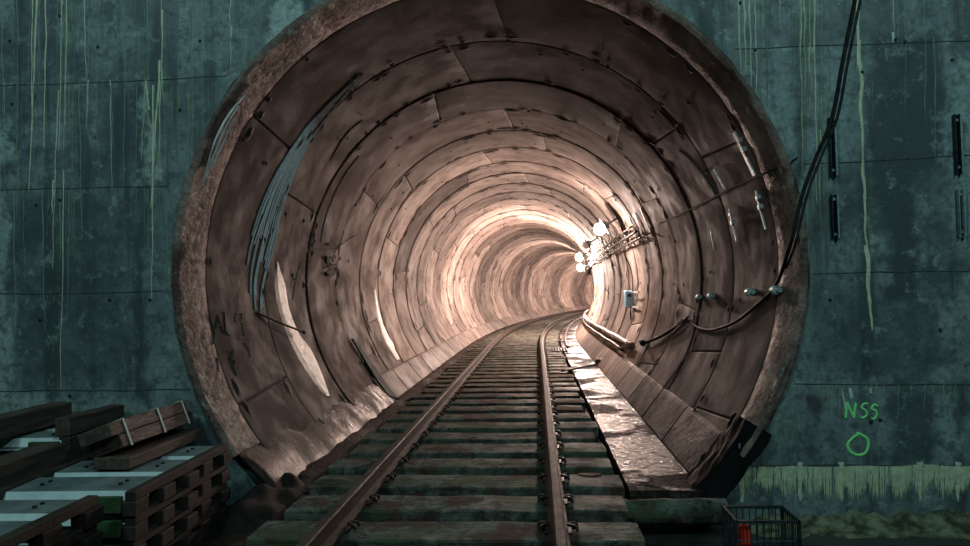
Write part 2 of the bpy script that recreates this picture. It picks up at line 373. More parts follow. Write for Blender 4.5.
# spray-painted letters and ring
bm = B()
def stroke(pxs, w=2.3, per=5):
    pts = smooth_path([atY(x, y, -.006) for x, y in pxs], per); ridge(bm, pts, [w/118]*len(pts), NW, .004)
stroke([(846,418),(846.5,410),(847,402)], 2.6); stroke([(847,402),(850,409),(854,417)], 2.6); stroke([(854,418),(855,410),(856,403)], 2.6)
stroke([(868,404),(864,404),(862,408),(866,411),(867,415),(863,418),(860,416)]); stroke([(878,406),(874,405),(872,409),(876,411),(877,415),(874,419),(871,418)])
stroke([(859,434),(853,438),(848,444),(850,451),(857,455),(864,454),(868,448),(868,440),(862,435),(856,433)], 2.8)
link('spray_paint', bm, M['spray'], wall)
# ------------------------------------------------------------------ tunnel lining
bm = B(); tone = bm.verts.layers.float.new('tone')
joints_deg = {}
for ri, (sa, sb) in enumerate(rings):
    rnd_ = random.Random(100+ri)
    offd = [12.0, 38.0, -8.0, 25.0][ri % 4] + rnd_.uniform(-3, 3)
    if ri == 0: offd = 146.5 - 120
    ang = [offd + k*60 for k in range(6)]
    joints_deg[ri] = ang
    dr, tilt, base = RPAR[ri]; base = base*(.0, .10, .3, .55, .8)[ri] if ri < 5 else .25+.75*base  # first rings darker: the dim light near the mouth painted into the tone
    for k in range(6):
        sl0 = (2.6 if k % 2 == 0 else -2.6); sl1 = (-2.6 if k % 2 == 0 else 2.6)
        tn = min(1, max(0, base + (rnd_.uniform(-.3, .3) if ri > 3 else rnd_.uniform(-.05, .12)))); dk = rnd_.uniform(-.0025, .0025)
        na = 18; rows = []
        es = [0, .012, .03] + [.03 + (.94)*j/4 for j in range(1, 4)] + [.97, .988, 1.0]
        for j, e in enumerate(es):
            s = sa + 1.5*e; row = []
            a0 = ang[k] + sl0*(e-.5) + .12; a1 = ang[k] + 60 + sl1*(e-.5)*-1*-1 - .12
            if True: a1 = ang[k] + 60 + (2.6 if (k+1) % 2 == 0 else -2.6)*(e-.5) - .12
            for i in range(na+1):
                f = i/na; chord = 0
                if i == 0: f = 0
                d = a0 + (a1-a0)*f
                lip = .009 if j in (0, len(es)-1) else (.002 if j in (1, len(es)-2) else 0)
                if i in (0, na): lip = max(lip, .009)
                r = RR + dr + dk + tilt*(e-.5) + lip + .003*noise.noise(Vector((s*1.3, d*.05, ri)))
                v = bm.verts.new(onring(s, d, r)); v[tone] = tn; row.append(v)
            # narrow edge column so the groove stays thin
            for i, src in ((1, 0), (na-1, na)):
                dd = .35 if i == 1 else -.35
                r = RR + dr + dk + tilt*(e-.5) + (.009 if j in (0, len(es)-1) else 0)
                row[i].co = onring(s, (a0 if i == 1 else a1) + dd, r)
            rows.append(row)
        for ra, rb in zip(rows, rows[1:]):
            for i in range(na): bm.faces.new((ra[i], ra[i+1], rb[i+1], rb[i]))
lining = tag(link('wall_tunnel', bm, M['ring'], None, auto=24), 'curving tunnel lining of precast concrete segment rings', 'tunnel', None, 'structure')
bm = B(); prev = None     # dark shell behind the joints, added to block light leaks
k = 0; s = .0
while s <= S_END+1.5:
    row = [bm.verts.new(onring(s, a*7.5, RR+.03)) for a in range(48)]
    if prev:
        for a in range(48): bm.faces.new((prev[a], prev[(a+1)%48], row[(a+1)%48], row[a]))
    prev = row; s += 1.5
bm.faces.new(prev)
link('joint_backing', bm, M['joint'], lining)
# bolt pockets and gouges beside the joints
bm = B()
def mark(s, d, ls, ld):
    p = onring(s, d, rad(s)-.002); c, n_, t_ = fr(s); nn = axis_n(p); a = t_; b = nn.cross(a).normalized()
    m_ = 8; vs = []
    for k in range(m_):
        q = 2*math.pi*k/m_; vs.append(bm.verts.new(p + a*math.cos(q)*ls/2 + b*math.sin(q)*ld/2 + nn*.008))
    cv = bm.verts.new(p + nn*.022)
    for k in range(m_): bm.faces.new((vs[k], vs[(k+1)%m_], cv)) 
for ri, (sa, sb) in enumerate(rings[:34]):
    rnd_ = random.Random(500+ri)
    for d0 in joints_deg[ri]:
        for dd in (-2.1, 2.0):
            for e in (.10, .9):
                if rnd_.random() < .75: mark(sa+1.5*e, d0+dd+rnd_.uniform(-.5,.5), rnd_.uniform(.06,.11)*(1.5 if ri > 2 else 1), rnd_.uniform(.10,.22)*(1.6 if ri > 2 else 1))
    for k in range(22):
        d0 = rnd_.uniform(-10, 190)
        mark(sa+1.5*rnd_.choice([.06, .94]), d0, rnd_.uniform(.04,.08)*(1.6 if ri > 2 else 1), rnd_.uniform(.05,.18)*(1.5 if ri > 2 else 1))
        if rnd_.random() < .4: mark(sa+rnd_.uniform(.3,1.2), d0+rnd_.uniform(-5, 5), rnd_.uniform(.03,.06), rnd_.uniform(.03,.08))
link('bolt_pocket', bm, M['mark'], lining)
# cracks along joints
bm = B()
for ri, (sa, sb) in enumerate(rings[:26]):
    rnd_ = random.Random(900+ri)
    for q in range(3):
        d0 = rnd_.uniform(10, 175); L = rnd_.uniform(3, 11); m_ = 12; pts = []; ws = []
        for k in range(m_+1):
            pts.append(hit_snap(onring(sb-.03+.05*noise.noise(Vector((ri*3.1, q, k*.5))), d0+L*k/m_))); ws.append(.012+.022*abs(noise.noise(Vector((ri, q*2.2, k*.9)))))
        ridge(bm, pts, ws, axis_n, .006)
link('joint_crack', bm, M['mark'], lining)
# light deposits and painted wet shine
def strip(A, Bx): return [hit(*p) for p in A], [hit(*p) for p in Bx]
bm = B(); dep_n = axis_n
a, b = strip([(276,262),(274,285),(278,310),(286,335),(297,358),(310,378),(325,397)], [(277,262),(285,285),(290,310),(300,335),(312,350),(322,372),(330,396)])
patch(bm, a, b, axis_n)
a, b = strip([(374,290),(376,310),(381,330),(389,348),(397,360)], [(376,290),(380,310),(386,328),(394,345),(401,359)]); patch(bm, a, b, axis_n)
link('pale_deposit', bm, M['efflor'], lining)
A_, B_ = strip([(361,71),(338,92),(318,112),(300,134),(284,158),(268,188),(255,220),(247,250),(244,280),(247,310),(256,345),(275,390)], [(363,73),(343,98),(325,119),(309,142),(296,168),(285,198),(277,228),(270,258),(262,288),(262,318),(266,348),(282,388)])
A_, B_ = smooth_path(A_, 8), smooth_path(B_, 8)
bm = B()  # reflections on the wet ring joint, coloured in as pale ridges
for q in range(15):
    f = q/14; i0 = random.randint(0, 30) if q % 3 else random.randint(0, 12); i1 = random.randint(45, 72); ph = random.random()*9
    pts = [hit_snap(A_[i].lerp(B_[i], min(1, max(0, f+.08*noise.noise(Vector((i*.06, ph, 0))))))) for i in range(i0, i1)]
    ridge(bm, pts, [.018*(.35+abs(noise.noise(Vector((i*.12, ph, 3))))*1.6) for i in range(len(pts))], axis_n, .012)
C_, D_ = strip([(243,94),(228,112),(214,138),(205,165),(201,185)], [(246,97),(233,117),(221,143),(209,168),(203,187)]); C_, D_ = smooth_path(C_, 6), smooth_path(D_, 6)
for q in range(3): ridge(bm, [hit_snap(C_[i].lerp(D_[i], q/2)) for i in range(q*3, len(C_)-q*3)], .010, axis_n, .012)
link('wet_shine', bm, M['shine_pale'], lining)
bm = B()
for P_, w in (([(319,242),(325,215),(340,180),(358,155)], .035), ([(362,120),(345,135),(330,160)], .025), ([(300,262),(292,300)], .02), ([(774,395),(785,370),(792,350)], .03), ([(655,398),(690,350),(700,330)], .05), ([(741,420),(741,450)], .04), ([(680,150),(700,170),(716,195)], .03), ([(660,110),(684,140)], .025)):
    pts = smooth_path([hit(*p) for p in P_], 8); pts = [hit_snap(p) for p in pts]; ridge(bm, pts, [w*(.4+.6*math.sin(math.pi*k/(len(pts)-1))) for k in range(len(pts))], axis_n, .008)
link('thin_deposit', bm, M['streak'], lining)
# crayon scribbles on the first ring
def scrib(bm, pxs, w=.018):
    pts = [hit_snap(hit(*p)) for p in pxs]; q = []
    for a, b in zip(pts, pts[1:]): q += [hit_snap(a.lerp(b, k/4)) for k in range(4)]
    q.append(pts[-1]); ridge(bm, q, w, axis_n, .007)
bm = B()
for L in ([(207,314),(210,324),(213,334)], [(213,334),(211,345)], [(214,330),(216,316),(222,334)], [(215,326),(221,326)], [(223,312),(224,333),(228,336)], [(226,352),(231,350),(231,357),(227,358),(233,362),(231,368),(228,354)], [(217,372),(216,358)], [(232,368),(235,376),(234,372)]): scrib(bm, L)
link('dark_scribble', bm, M['chalkdark'], lining)
bm = B()
for L in ([(234,322),(236,313),(241,313),(241,322),(236,322)], [(241,318),(243,330),(244,336)], [(238,338),(248,339)], [(243,343),(248,350),(250,358),(247,361)]): scrib(bm, L, .014)
link('pale_scribble', bm, M['chalkred'], lining)
# ------------------------------------------------------------------ portal collar
bm = B(); prev = None; N = 200
for k in range(N+1):
    d = -37 + (253.5)*k/N                      # open over the invert
    w = Vector((math.cos(R_(d))*4, math.sin(R_(d))*4, 0))
    j1 = .022*noise.noise(w*1.7) + .014*noise.noise(w*6); j2 = .03*noise.noise(w*2.2+Vector((5,0,0))) + .012*noise.noise(w*9)
    prof = [(.52, RR+.06), (.44+.03*noise.noise(w*3), RR-.008), (.30, RR-.012+j1*.6), (.12, RR+.005+j1), (-.02+j2*.5, RR+.012+j1), (-.04+j2*.7, RR+.045+j2*.6), (-.03+j2*.6, RR+.075+j2*.5), (.02, RR+.10)]
    row = [bm.verts.new(onring(s, d, r)) for s, r in prof]
    if prev:
        for a in range(len(prof)-1): bm.faces.new((prev[a], prev[a+1], row[a+1], row[a]))
    else: bm.faces.new(row)
    prev = row
bm.faces.new(prev)
tag(link('trim_1', bm, M['grout'], None, auto=50), 'rough brown grout collar round the tunnel mouth', 'collar', None, 'structure')
# ------------------------------------------------------------------ benches at the foot of the lining
def bench(side, s_from, s_to, name, label, mat='bench'):
    bm = B()
    s = s_from
    while s < s_to-.1:
        e = min(s+1.5, s_to); rows = []
        for j, f in enumerate([0, .01, .5, .99, 1.0]):
            lip = .02 if j in (0, 4) else 0
            ss = s + .012 + (e-s-.024)*f
            pr = [(2.21, .365), (2.18+lip, .355), (2.15+lip, .33), (1.86+lip, -.0), (1.86+lip, -.3)]
            row = []
            for q, (u, z) in enumerate(pr):
                row.append(bm.verts.new(at(ss + (.12 if q < 3 else 0), side*(u), z)))
            rows.append(row)
        for a, b in zip(rows, rows[1:]):
            for i in range(4): bm.faces.new((a[i], a[i+1], b[i+1], b[i]))
        s = e
    return tag(link(name, bm, M[mat]), label, 'kerb', None, 'structure')
bench(1, 4.95, S_END, 'trim_2', 'sloping concrete kerb at the right foot of the lining')
bench(1, .45, 4.95, 'trim_5', 'right kerb near the tunnel mouth, with shade painted into its colour', 'bench_shade')
bench(-1, 4.95, S_END, 'trim_3', 'sloping concrete kerb at the left foot of the lining')
bm = B(); prev = None       # hand-placed wet mortar at the left foot
for k in range(61):
    s = -.02 + 5.1*k/60; row = []
    top = .30 + .08*noise.noise(Vector((s*.8, 0, 0))) + .05*noise.noise(Vector((s*3, 0, 0)))
    for q in range(9):
        f = q/8; z = top*(1-f) - .2*f
        uu = math.sqrt(max(0, (RR+.01)**2 - (z-CZ)**2)); bulge = .075*math.sin(math.pi*min(1, f*1.1))**.8*(1+.5*noise.noise(Vector((s*1.6, f*2, 4)))) + .03*noise.noise(Vector((s*5, f*5, 1)))
        row.append(bm.verts.new(at(s, -(uu - bulge), z)))
    if prev:
        for a in range(8): bm.faces.new((prev[a], prev[a+1], row[a+1], row[a]))
    else: bm.faces.new(row)
    prev = row
tag(link('trim_4', bm, M['mortar'], None, smooth=True), 'lumpy wet mortar fillet at the left foot near the mouth', 'fillet', None, 'structure')
# ------------------------------------------------------------------ floors
def slab(name, m, s_a, s_b, u0, u1, z, zb, step=.5, nu=6, amp=.0, kind='structure', label=None, cat=None):
    bm = B(); prev = None; s = s_a
    while True:
        row = []
        for q in range(nu+1):
            u = u0 + (u1-u0)*q/nu; row.append(bm.verts.new(at(s, u, z + (.105 if (amp > .02 and u < -1.66 and s > .3) else 0) + amp*noise.noise(Vector((s*2.3, u*2.3, 0))))))
        row = [bm.verts.new(at(s, u0, zb))] + row + [bm.verts.new(at(s, u1, zb))]
        if prev:
            for a in range(len(row)-1): bm.faces.new((prev[a], prev[a+1], row[a+1], row[a]))
        else: bm.faces.new(row)
        prev = row
        if s >= s_b: break
        s = min(s+step, s_b)
    bm.faces.new(prev)
    return tag(link(name, bm, m, None, auto=40), label, cat, None, kind)
slab('floor_trackbed', M['mud'], -6.5, S_END, -1.95, 1.22, -.12, -.6, .25, 16, .03, label='dark red-brown mud between the sleepers', cat='ground')
slab('floor_walkway', M['wet'], .02, S_END, 1.25, 1.90, -.022, -.6, .4, 4, .004, label='wet concrete walkway right of the sleepers', cat='floor')
bm = B()
for x0, x1 in ((-9, -2.0), (1.21, 9)):
    nx, ny = 24, 24
    g = [[bm.verts.new((x0+(x1-x0)*i/nx, -13+(12.995)*j/ny, -.30)) for j in range(ny+1)] for i in range(nx+1)]
    for i in range(nx):
        for j in range(ny): bm.faces.new((g[i][j], g[i+1][j], g[i+1][j+1], g[i][j+1]))
tag(link('floor', bm, M['ground']), 'dark wet ground in front of the head wall', 'ground', None, 'structure')
bm = B(); g = []  # heap added to fill the shaded gap at the left with black
for i in range(21):
    row = []
    for j in range(21):
        x, y = -2.28 + .72*i/20, -.95 + 1.35*j/20; fx = math.sin(math.pi*i/20)**.6; fy = math.sin(math.pi*min(1, (j+1)/16)) if j < 8 else 1
        zz = -.31 + fx*max(.12, fy)*(.34 + .10*noise.noise(Vector((x*5, y*5, 0)))) + .03*noise.noise(Vector((x*14, y*14, 2)))
        row.append(bm.verts.new((x, y, zz)))
    g.append(row)
for i in range(20):
    for j in range(20): bm.faces.new((g[i][j], g[i+1][j], g[i+1][j+1], g[i][j+1]))
tag(link('gap_shade_heap', bm, M['shade_black'], None, smooth=True), 'black heap added for the dark gap at the left foot of the tunnel mouth', 'shade_black', None, 'stuff')
# sludge heaped along the wall foot at right
bm = B(); g = []
for i in range(121):
    x = 2.0 + 6.0*i/120; row = []
    for j in range(13):
        y = -.01 - .38*j/12; f = 1-j/12
        h = (.11*f**1.3)*(1+.8*noise.noise(Vector((x*2.2, y*3, 0)))) + .09*noise.noise(Vector((x*7, y*9, 0)))*f
        row.append(bm.verts.new((x, y, -.315 + max(0, h)*min(1, (x-1.9)*1.5))))
    g.append(row)
for i in range(120):
    for j in range(12): bm.faces.new((g[i][j], g[i+1][j], g[i+1][j+1], g[i][j+1]))
tag(link('sludge_heap', bm, M['sludge'], None, smooth=True), 'yellow-green sludge heaped along the foot of the head wall', 'sludge', None, 'stuff')
# ------------------------------------------------------------------ track
UC, G2 = -.185, .79
def rail(side, label):
    prof = [(-.07,0),(.07,0),(.07,.012),(.014,.030),(.010,.108),(.036,.120),(.038,.150),(.028,.158),(-.028,.158),(-.038,.150),(-.036,.120),(-.010,.108),(-.014,.030),(-.07,.012)]
    root = empty('rail', at(-4, UC+side*G2, .018)); tag(root, label, 'rail')
    for nm, idx, mt in (('rail_body', range(14), M['rust']), ('running_surface', None, M['railtop'])):
        bm = B(); prev = None; s = -4.0
        while s < S_END:
            c, n_, t_ = fr(s)
            pf = prof if idx else [(-.031,.150),(-.027,.1605),(.027,.1605),(.031,.150)]
            row = [bm.verts.new(at(s, UC+side*G2+x, z+.018)-root.location) for x, z in pf]
            if prev:
                m_ = len(pf)
                for a in range(m_): bm.faces.new((prev[a], prev[(a+1)%m_], row[(a+1)%m_], row[a]))
            else: bm.faces.new(row)
            prev = row; s += .5 if s < 14.5 else .8
        bm.faces.new(prev); link(nm, bm, mt, root)
    return root
rail(-1, 'left-hand rusty rail nearest the left lining'); rail(1, 'right-hand rusty rail beside the wet walkway')
def sleeper_mesh(L0, L1, w, h, seed):
    bm = B(); nx = 26; rows = []
    rn = random.Random(seed)
    for i in range(nx+1):
        x = L0 + (L1-L0)*i/nx; j = lambda q: .012*noise.noise(Vector((x*2.5, q*3.1, seed*7.7)))
        e = .012
        pf = [(-w/2+j(1), -h), (-w/2+j(1), -e+j(4)), (-w/2+e+j(1), j(2)), (0, .006+j(5)), (w/2-e+j(3), j(2)), (w/2+j(3), -e+j(4)), (w/2+j(3), -h)]
        rows.append([bm.verts.new((x + (.02*noise.noise(Vector((y*20, seed, 0))) if i in (0, nx) else 0), y, z)) for y, z in pf])
    for a, b in zip(rows, rows[1:]):
        for k in range(7): bm.faces.new((a[k], a[(k+1)%7], b[(k+1)%7], b[k]))
    bm.faces.new(rows[0]); bm.faces.new(rows[-1])
    me = bpy.data.meshes.new('sleeper_timber'); bmesh.ops.recalc_face_normals(bm, faces=bm.faces); bm.to_mesh(me); bm.free(); me.materials.append(M['sleeper']); return me
variants = [sleeper_mesh(-1.38+random.uniform(-.05,.05), 1.36+random.uniform(-.04,.04), random.uniform(.38,.48), .2, k) for k in range(7)]
def plate_mesh():
    bm = B(); box(bm, (-.10,-.09,0), (.10,.09,.016), .004); return bm
def clip_mesh(sg):
    bm = B(); tube(bm, smooth_path([(sg*.135,-.05,.0),(sg*.13,-.045,.025),(sg*.10,-.03,.035),(sg*.07,0,.028),(sg*.10,.03,.035),(sg*.13,.045,.025),(sg*.135,.05,0)], 3), .011, 6)
    box(bm, (sg*.11-.015,-.018,0), (sg*.11+.015,.018,.03), .005); return bm
proto = empty('railway_sleeper'); tb = bpy.data.objects.new('timber', variants[0]); COL.objects.link(tb); tb.parent = proto
pl0 = None
for side in (-1, 1):
    p = link('base_plate', plate_mesh(), M['plate'], proto); p.location = (side*G2, 0, .004)
    for sg in (-1, 1):
        q = link('rail_clip', clip_mesh(sg), M['plate'], p, smooth=True); q.location = (0, 0, .012)
s = -1.08; idx = 2; first = True
near = []
while s < 78:
    o = proto if first else copy_tree(proto)
    first = False
    c, n_, t_ = fr(s); p = at(s, UC, 0)
    rn = random.Random(idx*3+1)
    o.location = (p.x, p.y, 0); o.rotation_euler = (0, 0, -math.atan2(t_.x, t_.y) + (rn.uniform(-.012,.012)))
    for ch in o.children:
        if ch.type == 'MESH' and ch.name.startswith('timber'):
            ch.data = variants[idx % 7]; ch.location.x = rn.uniform(-.05, .05)
    if idx < 12: near.append(o)
    tag(o, 'weathered timber sleeper deep in the tunnel under the curving rails' if s > 14 else 'damp timber sleeper under both rails inside the tunnel mouth', 'sleeper', 'timber sleepers under the curving rails' if s > 14 else 'timber sleepers in the straight stretch')
    s += .67; idx += 1
names = ['lowest sleeper in view, at the bottom edge of the photo', 'sleeper whose right end touches the long round cross timber',
         'first sleeper beyond the long cross timber, with a small puddle on its right end'] + ['%s sleeper beyond the long cross timber, under both rails' % w for w in ('second', 'third', 'fourth', 'fifth', 'sixth', 'seventh', 'eighth')]
for o, l in zip(near, names):
    o['label'] = l
# long timber across the sill
bm = B(); pts = [(1.02 + .96*k/14, -.30+.004*k, -.115+.01*noise.noise(Vector((k*.5,0,0)))) for k in range(15)]
tube(bm, pts, [.105+.008*noise.noise(Vector((k*.7,2,0))) for k in range(15)], 14)
tag(link('cross_timber', bm, M['sleeper'], None, auto=50), 'long dark green round timber lying across the tunnel sill at right', 'timber')
# puddle
bm = B(); p = atZ(590, 474, .014); vs = []
for k in range(22):
    q = 2*math.pi*k/22; vs.append(bm.verts.new((p.x+.10*math.cos(q)*(1+.2*math.sin(q*3)), p.y+.055*math.sin(q), .013)))
f = bm.faces.new(vs); r = bmesh.ops.extrude_face_region(bm, geom=[f])
for v in r['geom']:
    if isinstance(v, bmesh.types.BMVert): v.co.z -= .012
tag(link('water_puddle', bm, M['puddle']), 'small shiny puddle on a sleeper right of the right rail', 'puddle', None, 'stuff')
# ------------------------------------------------------------------ stacked slatted panels
def panel(w, l, h, ns, green=False):
    root = empty('slatted_panel')
    for sx in (-1, 1):
        bm = B(); box(bm, (sx*w/2-.035, -l/2, h-.058), (sx*w/2+.035, l/2, h+.004), .005); link('side_rail', bm, M['darktimber'], root)
    pitch = l/ns
    for k in range(ns):
        y0 = -l/2 + k*pitch
        bm = B(); a = -w/2+.035; b = w/2-.035
        pf = [(y0+.02, h-.085), (y0+.05, h-.075), (y0+.085, h-.012), (y0+pitch-.07, h-.004), (y0+pitch-.04, h-.03), (y0+pitch-.005, h-.075)]
        top = [[bm.verts.new((x, y, z)) for y, z in pf] for x in (a, b)]; bot = [[bm.verts.new((x, y, z-.012)) for y, z in pf] for x in (a, b)]
        for i in range(5):
            f1 = bm.faces.new((top[0][i], top[0][i+1], top[1][i+1], top[1][i])); f1.material_index = 0 if i == 1 else 1  # front lips paler, tops darker: the light they catch painted into the steel
            f2 = bm.faces.new((bot[0][i], bot[0][i+1], bot[1][i+1], bot[1][i])); f2.material_index = 1
            for e in (0, 1): bm.faces.new((top[e][i], top[e][i+1], bot[e][i+1], bot[e][i]))
        bm.faces.new((top[0][0], top[1][0], bot[1][0], bot[0][0])); bm.faces.new((top[0][5], top[1][5], bot[1][5], bot[0][5]))
        for hx in (.18, .82):
            for hy in (.45, .62):
                cyl(bm, (a+(b-a)*hx, y0+pitch*hy, h-.012), (a+(b-a)*hx, y0+pitch*hy, h+.004), .014, 8)
                for f in bm.faces[-10:]: f.material_index = 2
        bm.faces.ensure_lookup_table()
        link('slat', bm, [M['slat_lit'], M['slat_dim'], M['mark']], root)
    nb = 5
    for k in range(nb):
        for sx in (-1, 1):
            y = -l/2 + .07 + (l-.14)*k/(nb-1); bm = B(); box(bm, (sx*w/2-.045, y-.085, 0), (sx*w/2+.042+.02*((k*7)%3), y+.085, h-.059), .006)
            link('foot_block', bm, M['darktimber'], root)
    bm = B(); box(bm, (w/2-.30, -l/2-.005, .02), (w/2-.06, -l/2+.03, h-.03), .003); link('end_board', bm, M['greenpaint'] if green else M['timber'], root)
    return root
def stack(x0, x1, y0, y1, ztop, n, ns, labels, group, zb=-.3, jit=.012):
    h = (ztop-zb)/n
    base = panel(x1-x0-.07, y1-y0, h, ns, True)
    for k in range(n):
        o = base if k == 0 else copy_tree(base)
        rn = random.Random(k*5+n+int(x0*10))
        o.location = ((x0+x1)/2 + rn.uniform(-jit, jit), (y0+y1)/2 + rn.uniform(-jit, jit), zb + k*h); o.rotation_euler.z = rn.uniform(-.01, .01) + .035
        tag(o, labels[k], 'panel', group)
ordn = ['bottom slatted panel', 'slatted panel second from the bottom', 'middle slatted panel', 'slatted panel second from the top', 'topmost pale slatted panel']
stack(-3.10, -2.12, -1.80, -.34, .465, 5, 3, [a+' of the stack beside the tunnel mouth' for a in ordn], 'slatted panels stacked beside the tunnel mouth')
stack(-3.35, -2.20, -3.55, -1.96, .49, 5, 4, [a+' of the stack at the lower left corner' for a in ordn], 'slatted panels stacked at the lower left corner')
stack(-4.30, -3.19, -.85, -.09, .62, 5, 2, [a+' of the stack against the head wall' for a in ordn], 'slatted panels stacked against the head wall')
stack(-4.35, -3.25, -2.05, -.92, .40, 4, 2, [a+' of the low stack at the left edge' for a in (ordn[0], ordn[1], ordn[3], ordn[4])], 'slatted panels in the low stack at the left edge')
def beam(name, lo, hi, rz, label, cat='timber beam', m='timber'):
    lo, hi = Vector(lo), Vector(hi); c = (lo+hi)/2; bm = B(); box(bm, lo-c, hi-c, .008)
    bmesh.ops.subdivide_edges(bm, edges=[e for e in bm.edges if e.calc_length() > .3], cuts=8)
    for v in bm.verts: v.co += Vector((.006*noise.noise(v.co*5), 0, .006*noise.noise(v.co*5+Vector((4,4,0)))))
    o = link(name, bm, M[m]); o.location = c; o.rotation_euler.z = rz
    return tag(o, label, cat)
beam('timber_beam', (-3.84, -2.3, .628), (-3.66, -.10, .80), R_(.5), 'thick brown timber beam on top at the far left, reaching the frame edge')
beam('timber_beam', (-3.36, -2.2, .408), (-3.14, -.90, .60), R_(1.5), 'dark timber beam lying on the low stack at the left edge')
beam('timber_beam', (-3.33, -.80, .628), (-3.20, -.08, .77), R_(-1), 'short thin dark timber beam leaning near the head wall seam')
# strapped timber bundle on two bearers
root = empty('timber_bundle', (-2.63, -.68, .47)); tag(root, 'brown timber bundle with three white straps lying on the slatted panels', 'timber bundle')
bm = B(); box(bm, (-.10, -.55, .0), (.17, .56, .085), .006); link('bottom_timber', bm, M['timber'], root)
TM = Matrix.Translation((.03, 0, .088)) @ Matrix.Rotation(R_(-20), 4, 'Y')
for i, (z0, z1, y0, y1) in enumerate(((.035, .135, -.52, .54), (.137, .235, -.60, .50))):
    bm = B(); box(bm, (-.15, y0, z0), (.10, y1, z1), .006, TM); link('timber', bm, M['timber'], root)
for y in (-.42, .05, .44):
    bm = B()
    for lo, hi in (((.102, y-.008, .030), (.108, y+.008, .24)), ((-.158, y-.008, .236), (.108, y+.008, .242)), ((-.158, y-.008, .03), (-.152, y+.008, .242))): box(bm, lo, hi, 0, TM)
    link('strap', bm, M['whitestrip'], root)
# ------------------------------------------------------------------ crate with a red canister at right
cf, cb = atZ(768, 520, .09), atZ(752, 506, .09); root = empty('wire_crate', ((cf.x+cb.x)/2, (cf.y+cb.y)/2, -.30)); CR = root.location.copy()
tag(root, 'open dark metal crate on the wet ground at the lower right', 'crate')
W, D, H = .42, .34, .39
bm = B()
for x in (-W/2, W/2):
    for y in (-D/2, D/2): box(bm, (x-.01, y-.01, 0), (x+.01, y+.01, H))
for y in (-D/2, D/2): box(bm, (-W/2, y-.01, H-.02), (W/2, y+.01, H)); box(bm, (-W/2, y-.01, 0), (W/2, y+.01, .02))
for x in (-W/2, W/2): box(bm, (x-.01, -D/2, H-.02), (x+.01, D/2, H)); box(bm, (x-.01, -D/2, 0), (x+.01, D/2, .02))
link('frame', bm, M['darksteel'], root)
bm = B()
for k in range(1, 9):
    x = -W/2+W*k/9
    for y in (-D/2, D/2): cyl(bm, (x, y, .01), (x, y, H-.01), .004, 5)
    y = -D/2+D*k/9
    for x in (-W/2, W/2): cyl(bm, (x, y, .01), (x, y, H-.01), .004, 5)
for z in (.12, .25):
    for y in (-D/2, D/2): cyl(bm, (-W/2, y, z), (W/2, y, z), .004, 5)
link('wire_mesh', bm, M['darksteel'], root)
bm = B(); box(bm, (-W/2, -D/2, .004), (W/2, D/2, .016)); link('base_board', bm, M['darksteel'], root)
root = empty('red_canister', (CR.x-.14, CR.y-.10, -.283)); tag(root, 'small bright red canister standing inside the dark crate', 'canister')
bm = B(); tube(bm, [(0,0,0),(0,0,.005),(0,0,.29),(0,0,.32),(0,0,.33)], [.036,.042,.042,.028,.016], 16); link('body', bm, M['red'], root, auto=40)
bm = B(); cyl(bm, (0,0,.328), (0,0,.355), .018, 12); link('cap', bm, M['cable'], root, auto=40)
# black sheet painting the shade in the broken corner of the portal at right
bm = B(); g = []
for i in range(13):
    row = []
    for j in range(13):
        f, q = i/12, j/12
        d = -31 - 26*q*(.55+.45*f); s = .50 - .60*f
        r = RR - .045 + .16*max(0, f-.7)/.3 + .025*noise.noise(Vector((f*5, q*6, 0)))
        row.append(bm.verts.new(onring(s, d, r)))
    g.append(row)
for i in range(12):
    for j in range(12): bm.faces.new((g[i][j], g[i+1][j], g[i+1][j+1], g[i][j+1]))
o = link('recess_shade_sheet', bm, M['recess_black'], None); md = o.modifiers.new('thickness', 'SOLIDIFY'); md.thickness = .004
tag(o, 'black sheet standing in for shade in the lower right corner of the tunnel mouth', 'sheet')
# ------------------------------------------------------------------ cables
def cable(pts, r, label, name='cable', m='cable', per=6, cat='cable', n=8):
    bm = B(); tube(bm, smooth_path(pts, per), r, n); return tag(link(name, bm, M[m], None, smooth=True), label, cat)
inn = lambda px, py, r=RR-.03: hit(px, py, r)
top = atY(866, -60, -.75)
main = [top, atY(855, 0, -.62), atY(843, 60, -.50), atY(832, 118, -.38), atY(815, 160, -.27), atY(802, 196, -.20), atY(790, 245, -.12), inn(776, 285, RR-.05), inn(757, 305), inn(735, 322), inn(712, 330), inn(697, 327), inn(684, 319), inn(668, 333), inn(643, 345)]
cable(main, .017, 'thick black cable hanging across the right of the tunnel mouth, looping into the tunnel')
cable([p + Vector((.035, -.012, 0)) for p in main[:7]] + [inn(786, 268, RR-.06)], .012, 'thinner dark hose hanging alongside the thick black cable', 'hose', 'darksteel')
cable([inn(688, 317, RR-.06), inn(676, 326, RR-.06), inn(660, 336, RR-.06), inn(645, 342, RR-.06)], .014, 'short black cable branching down to the low pipe end')
cable([atY(797, 158, -.10), atY(788, 164, .05), inn(770, 171), inn(745, 182), inn(722, 193), inn(700, 204), inn(676, 216), inn(655, 224)], .009, 'dark cable running from the mouth edge up to the bracket row')
bm = B(); p = inn(643, 343, RR-.07); bmesh.ops.create_uvsphere(bm, u_segments=12, v_segments=8, radius=.06, matrix=Matrix.Translation(p))
tube(bm, [p, p+Vector((-.02,.2,.02))], [.045,.03], 10); tag(link('cable_coupling', bm, M['cable'], None, smooth=True), 'black cable coupling at the near end of the low pipe', 'coupling')
